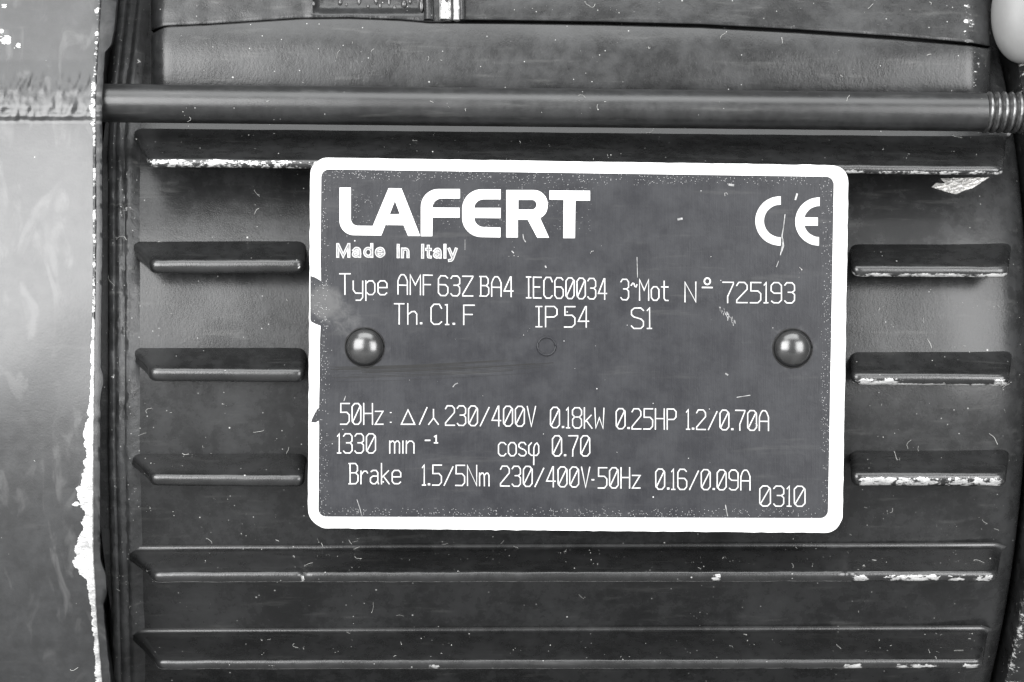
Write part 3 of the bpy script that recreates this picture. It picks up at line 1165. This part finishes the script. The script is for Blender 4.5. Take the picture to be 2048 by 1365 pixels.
def engraving(items, extra=None, mat='engrave', name='engraved_line'):
    vs, fs = [], []
    for it in items:
        word(*it[:6], **(it[6] if len(it) > 6 else {}), vs=vs, fs=fs) if len(it) <= 7 else None
    if extra:
        extra(vs, fs)
    me = mesh_of(name, vs, fs, None, False)
    bm = bmesh.new()
    bm.from_mesh(me)
    for f in bm.faces:
        f.normal_update()
        if f.normal.y > 0:
            f.normal_flip()
    bm.to_mesh(me)
    bm.free()
    return link(name, me, mat, plate)


def W(txt, x0, x1, t0, b0, t1=None, b1=None, **kw):
    d = dict(kw)
    d.update(base1=b1)
    return (txt, x0, x1, t0, b0, t1, d)


def numero(vs, fs):
    ribbon(arc(1414.6, 563, 6.0, 6.5, 0, 360, 12), 3.0, 0.5, vs, fs)
    ribbon([(1405, 575.3), (1424, 575.6)], 2.8, 0.5, vs, fs)


engraving([W('Type', 679.5, 774, 548, 589, 548, 590), W('AMF', 796, 864.5, 549.5, 588.5, 551, 590.5), W('63Z', 877, 945.5, 552, 591.5, 553, 592.5),
           W('BA4', 959.5, 1026, 553.5, 592.5, 554.5, 593.5), W('IEC60034', 1053, 1213, 554.5, 596, 558, 599), W('3~Mot', 1242, 1336, 559, 600, 560.5, 601.5),
           W('N', 1370, 1391.5, 565, 604), W('725193', 1446, 1589, 565, 605.5, 566, 606.5)], numero)
engraving([W('T', 789, 808, 608, 648.5), W('h', 815.5, 833.5, 608, 648.7), W('.', 841, 843.5, 608, 648.7), W('C', 862, 883, 609, 649), W('l', 891, 897.5, 610, 649.5), W('.', 906.5, 909, 610, 649.5), W('F', 927.5, 948.5, 611, 649.5), W('IP', 1072, 1114, 613.5, 654), W('54', 1129, 1177, 613.8, 654.5), W('S1', 1263, 1303, 616.5, 657.4)])


def colon(vs, fs):
    for y in (825.5, 845):
        ribbon([(780.6, y), (782.4, y)], 1.8, 0.5, vs, fs)


engraving([W('50Hz', 681, 766, 807.5, 849), W('D', 802.5, 829.5, 808, 849), W('/', 839, 854, 813, 849), W('Y', 857.5, 876.5, 808, 849),
           W('230/400V', 891, 1071, 812, 851, 813.5, 853.4), W('0.18kW', 1101, 1208, 815, 855.8, 817, 857), W('0.25HP', 1232.5, 1352, 817.7, 858, 818.5, 859),
           W('1.2/0.70A', 1373, 1537, 820, 859, 822, 861.5)], colon)


def power(vs, fs):
    ribbon([(851, 881.2), (859.5, 881.2)], 2.8, 0.5, vs, fs)
    word('1', 869, 875, 872, 886, vs=vs, fs=fs, w=2.6)


engraving([W('1330', 675, 751, 868, 906.5), W('min', 779.5, 828, 868, 906.5), W('cosq', 997, 1077.5, 872, 912), W('0.70', 1105, 1179.5, 872, 912.5)], power)
engraving([W('Brake', 698, 801.5, 927.6, 968), W('1.5/5Nm', 845, 978, 930.5, 970.5, 931.5, 972), W('230/400V', 1001, 1179.5, 932.6, 972.5, 935, 975),
           W('50Hz', 1196.5, 1280, 936, 976.5), W('0.16/0.09A', 1311.5, 1500, 938.4, 979, 941, 980.5)],
          lambda vs, fs: ribbon([(1184.4, 960), (1187.2, 960)], 2.8, 0.5, vs, fs))
engraving([W('0310', 1519.5, 1610, 972.4, 1012.5, 973, 1013)])

# outlined words "Made in Italy": white strokes with a grey core
GM = dict(G)
def el(cx, cy, rx, ry, a0, a1, k=12):
    return [(cx + rx * math.cos(math.radians(a0 + (a1 - a0) * i / k)), cy + ry * math.sin(math.radians(a0 + (a1 - a0) * i / k))) for i in range(k + 1)]


GM['M'] = (.66, [[(0, 0), (0, .97)], [(.04, .93), (.5, .06), (.96, .93)], [(1, .97), (1, 0)]])
GM['I'] = (.02, [[(.5, 0), (.5, .97)]])
GM['l'] = (.02, [[(.5, 0), (.5, .97)]])
GM['d'] = (.42, [[(1, 0), (1, .97)], el(.5, .33, .5, .33, 0, 360, 20)])
GM['a'] = (.40, [[(.04, .50)] + el(.5, .42, .42, .24, 150, 0, 10) + [(.92, 0)], [(.90, .38), (.40, .34)] + el(.40, .17, .40, .17, 100, 270, 10) + [(.70, .04), (.90, .18)]])
GM['e'] = (.44, [[(.06, .33), (1, .33)] + el(.5, .33, .5, .33, 8, 325, 20)])
GM['i'] = (.02, [[(.5, 0), (.5, .66)], [(.5, .93), (.5, .97)]])
GM['n'] = (.36, [[(0, 0), (0, .66)], [(.04, .38)] + el(.5, .40, .5, .26, 160, 0, 10) + [(1, 0)]])
GM['t'] = (.22, [[(.4, .90), (.4, .12), (.55, .03), (1, 0)], [(-.1, .64), (1, .64)]])
GM['y'] = (.44, [[(0, .66), (.48, .04)], [(1, .66), (.48, -.14), (.30, -.25), (.05, -.27)]])
for (mt, w, h, nm) in (('engrave', 5.9, 0.5, 'outlined_words'), ('letter_core', 2.2, 1.2, 'word_core')):
    vs, fs = [], []
    for (tx, a, b, t0, b0) in (('Made', 675.5, 767.5, 489, 513), ('in', 796, 816, 490.5, 513.8), ('Italy', 845, 912, 490.5, 514.8)):
        word(tx, a, b, t0, b0, vs=vs, fs=fs, w=w, h=h, glyphs=GM, gap=0.27)
    me = mesh_of(nm, vs, fs, None, False)
    bm = bmesh.new()
    bm.from_mesh(me)
    for f in bm.faces:
        f.normal_update()
        if f.normal.y > 0:
            f.normal_flip()
    bm.to_mesh(me)
    bm.free()
    link(nm, me, mt, plate)

# scratches and rubbed marks on the plate
vs, fs = [], []
for (pl_, w) in (([(1570, 430), (1567, 455), (1564, 472), (1565, 490), (1561, 510)], 1.8), ([(1565, 478), (1567, 492), (1563, 503)], 2.6), ([(1594, 389), (1591, 399)], 3.4),
                 ([(1557, 523), (1553, 534)], 1.4), ([(1459, 370), (1466, 371)], 4.2), ([(1357, 439), (1363, 438)], 4.2), ([(1450, 392), (1449, 387), (1453, 386), (1455, 389)], 1.2),
                 ([(1046, 470), (1047, 478), (1051, 484)], 1.8), ([(1451, 1011), (1453, 1022), (1455, 1032)], 1.8), ([(906, 774), (910, 769), (915, 767)], 1.8),
                 ([(688, 802), (691, 793)], 1.5), ([(714, 1000), (720, 1018), (723, 1030)], 1.0), ([(1474, 795), (1500, 791)], 1.2), ([(1452, 748), (1455, 750)], 3.0),
                 ([(1024, 503), (1027, 506)], 1.8), ([(1091, 533), (1092, 535)], 2.6), ([(1274, 515), (1275, 555)], 1.0), ([(930, 480), (930, 500)], 0.8)):
    ribbon(pl_, w, 1.0, vs, fs)
for i in range(26):
    x, y = 1440 + 32 * (i / 26) + random.uniform(-3, 3), 618 + 26 * (i / 26) + random.uniform(-5, 5)
    ribbon([(x, y), (x + random.uniform(-1, 2), y + random.uniform(2, 7))], random.uniform(.6, 1.3), 0.9, vs, fs)
me = mesh_of('scratch_marks', vs, fs, None, False)
sm = link('scratch_marks', me, 'scratch', plate)
sm['kind'] = 'stuff'

# dark sweeping rub under the left rivet
vs, fs = [], []
for i in range(22):
    t = i / 21
    x0_, x1_ = 680 + random.uniform(-20, 60), random.uniform(860, 1110)
    y0_ = 734 + 34 * t * random.random() + random.uniform(-1, 2)
    pl_ = [(x0_ + (x1_ - x0_) * q, y0_ - 20 * (max(0.0, x0_ + (x1_ - x0_) * q - 680) / 420) ** 1.6 + 0.5 * nz(q * 9, i)) for q in [j / 14 for j in range(15)]]
    ribbon(pl_, random.uniform(0.5, 1.8) * (1.3 - t), 0.15 + 0.02 * i, vs, fs)
me = mesh_of('rub_marks', vs, fs, None, False)
sm = link('rub_marks', me, 'scuff', plate)
sm['kind'] = 'stuff'

# punched ring in the middle of the plate
vs, fs = tube([P3(1093 + 18 * math.cos(a), 693 + 18 * math.sin(a), 0.2) for a in [2 * math.pi * i / 36 for i in range(37)]], [2.2 * S] * 37, 8)
link('punch_mark', mesh_of('punch_mark', vs, fs, {'rub': [0.3] * len(vs), 'edge': [0.0] * len(vs)}), 'plate', plate, 180)


# rivets
def rivet(px, py, R, name='rivet'):
    prof = [(R * 1.02, -2), (R * 1.02, 0.5)]
    Hh = R * 0.62
    for i in range(11):
        a = math.radians(6 + 84 * i / 10)
        prof.append((R * math.cos(a), 1.5 + Hh * math.sin(a)))
    vs, fs = [], []
    for (r, h) in prof:
        for k in range(40):
            a = 2 * math.pi * k / 40
            x, y = px + max(r, 0.01) * math.cos(a), py + max(r, .01) * math.sin(a)
            p = Vector(((x - 1024) * S, -(T(px, py) + h) * S, Z0 + (682.5 - y) * S))
            kk_ = K(T(px, py))
            p.x = (px - 1024) * S * kk_ + (x - px) * S
            p.z = Z0 + (682.5 - py) * S * kk_ - (y - py) * S
            vs.append(p)
    fs = grid_faces(len(prof), 40, True)
    fs.append([(len(prof) - 1) * 40 + k for k in range(40)])
    return link(name, mesh_of(name, vs, fs), 'rivet', plate, 60)


for (rx_, ry_) in ((729.5, 695), (1585, 697)):
    vs, fs = tube([P3(rx_ + 39.2 * math.cos(a), ry_ + 39.2 * math.sin(a), 0.4 + 0.5 * nz(a * 2, rx_)) for a in [2 * math.pi * i / 48 for i in range(49)]], [(1.6 + 1.2 * nz(i * .5, rx_)) * S for i in range(49)], 6)
    link('dirt_ring', mesh_of('dirt_ring', vs, fs), 'scuff', plate, 180)
rivet(729.5, 695, 37)
rivet(1585, 697, 37)

# ------------------------------------------------------------------ lint and dust lying on everything
dg_verts, dg_polys = [], []
bpy.context.view_layer.update()
for o in bpy.data.objects:
    if o.type == 'MESH' and o is not tb:
        b = len(dg_verts)
        mw = o.matrix_world
        dg_verts += [mw @ v.co for v in o.data.vertices]
        dg_polys += [tuple(b + i for i in p.vertices) for p in o.data.polygons]
tree = BVHTree.FromPolygons(dg_verts, dg_polys)
cam_p = Vector(cam.location)


def hit(px, py):
    tgt = U(px, py, 0)
    return tree.ray_cast(cam_p, (tgt - cam_p).normalized())


ZONES = [((280, 1090, 1990, 1146), 90), ((300, 1262, 1960, 1322), 75), ((320, 60, 1930, 170), 34), ((250, 260, 1990, 322), 36), ((260, 350, 610, 500), 8), ((230, 560, 610, 700), 14),
         ((1705, 570, 2030, 740), 22), ((1705, 780, 2030, 930), 22), ((260, 780, 610, 940), 26), ((260, 985, 610, 1090), 26), ((1700, 985, 2030, 1080), 24), ((900, 2, 1900, 50), 30),
         ((220, 180, 1960, 240), 30), ((660, 350, 1650, 1020), 16), ((210, 300, 260, 1365), 26), ((320, 480, 2000, 520), 8), ((620, 1068, 1700, 1090), 26), ((300, 1180, 1980, 1240), 16),
         ((10, 900, 150, 1340), 6), ((1930, 600, 2040, 1000), 14)]
vs, fs = [], []
for (x0, y0, x1, y1), cnt in ZONES:
    for i in range(int(cnt * 0.62)):
        px, py = random.uniform(x0, x1), y0 + (y1 - y0) * (random.random() ** 0.8)
        loc, nrm, idx, dist = hit(px, py)
        if loc is None:
            continue
        if nrm.dot(cam_p - loc) < 0:
            nrm = -nrm
        t1 = nrm.orthogonal().normalized()
        t2 = nrm.cross(t1)
        if random.random() < 0.33:
            L = 4 + 20 * random.random() ** 2 if random.random() < 0.9 else random.uniform(22, 40)
            ang = random.uniform(0, 6.28)
            turn = random.gauss(0, 0.15)
            r = random.uniform(0.26, 0.52) * S
            k = 7
            p = loc + nrm * 1.0 * S
            base = len(vs)
            for j in range(k):
                for q in range(3):
                    a = q * 2.0944
                    side = (t1 * -math.sin(ang) + t2 * math.cos(ang))
                    vs.append(p + (side * math.cos(a) + nrm * math.sin(a)) * r)
                p = p + (t1 * math.cos(ang) + t2 * math.sin(ang)) * (L / k) * S + nrm * random.uniform(-.3, .5) * S
                ang += turn + random.gauss(0, 0.25)
            fs += [tuple(base + i_ for i_ in f) for f in grid_faces(k, 3, True)]
        m = random.choice((1, 1, 2, 3))
        for _ in range(m):
            q = loc + (t1 * random.gauss(0, 9) + t2 * random.gauss(0, 9)) * S * (0 if _ == 0 else 1)
            r = (0.4 + 1.0 * random.random() ** 4) * S
            base = len(vs)
            for dv in ((1, 0, 0), (-1, 0, 0), (0, 1, 0), (0, -1, 0), (0, 0, 1), (0, 0, -1)):
                vs.append(q + nrm * r * 0.4 + Vector(dv) * r * random.uniform(0.7, 1.4))
            for f in ((0, 2, 4), (2, 1, 4), (1, 3, 4), (3, 0, 4), (2, 0, 5), (1, 2, 5), (3, 1, 5), (0, 3, 5)):
                fs.append(tuple(base + i_ for i_ in f))
me = mesh_of('dust', vs, fs, None, False)
du = link('dust', me, 'dust', None, 180)
du['kind'] = 'stuff'
du['label'] = 'pale specks of dust and curled lint scattered over the black paint'
du['category'] = 'dust'
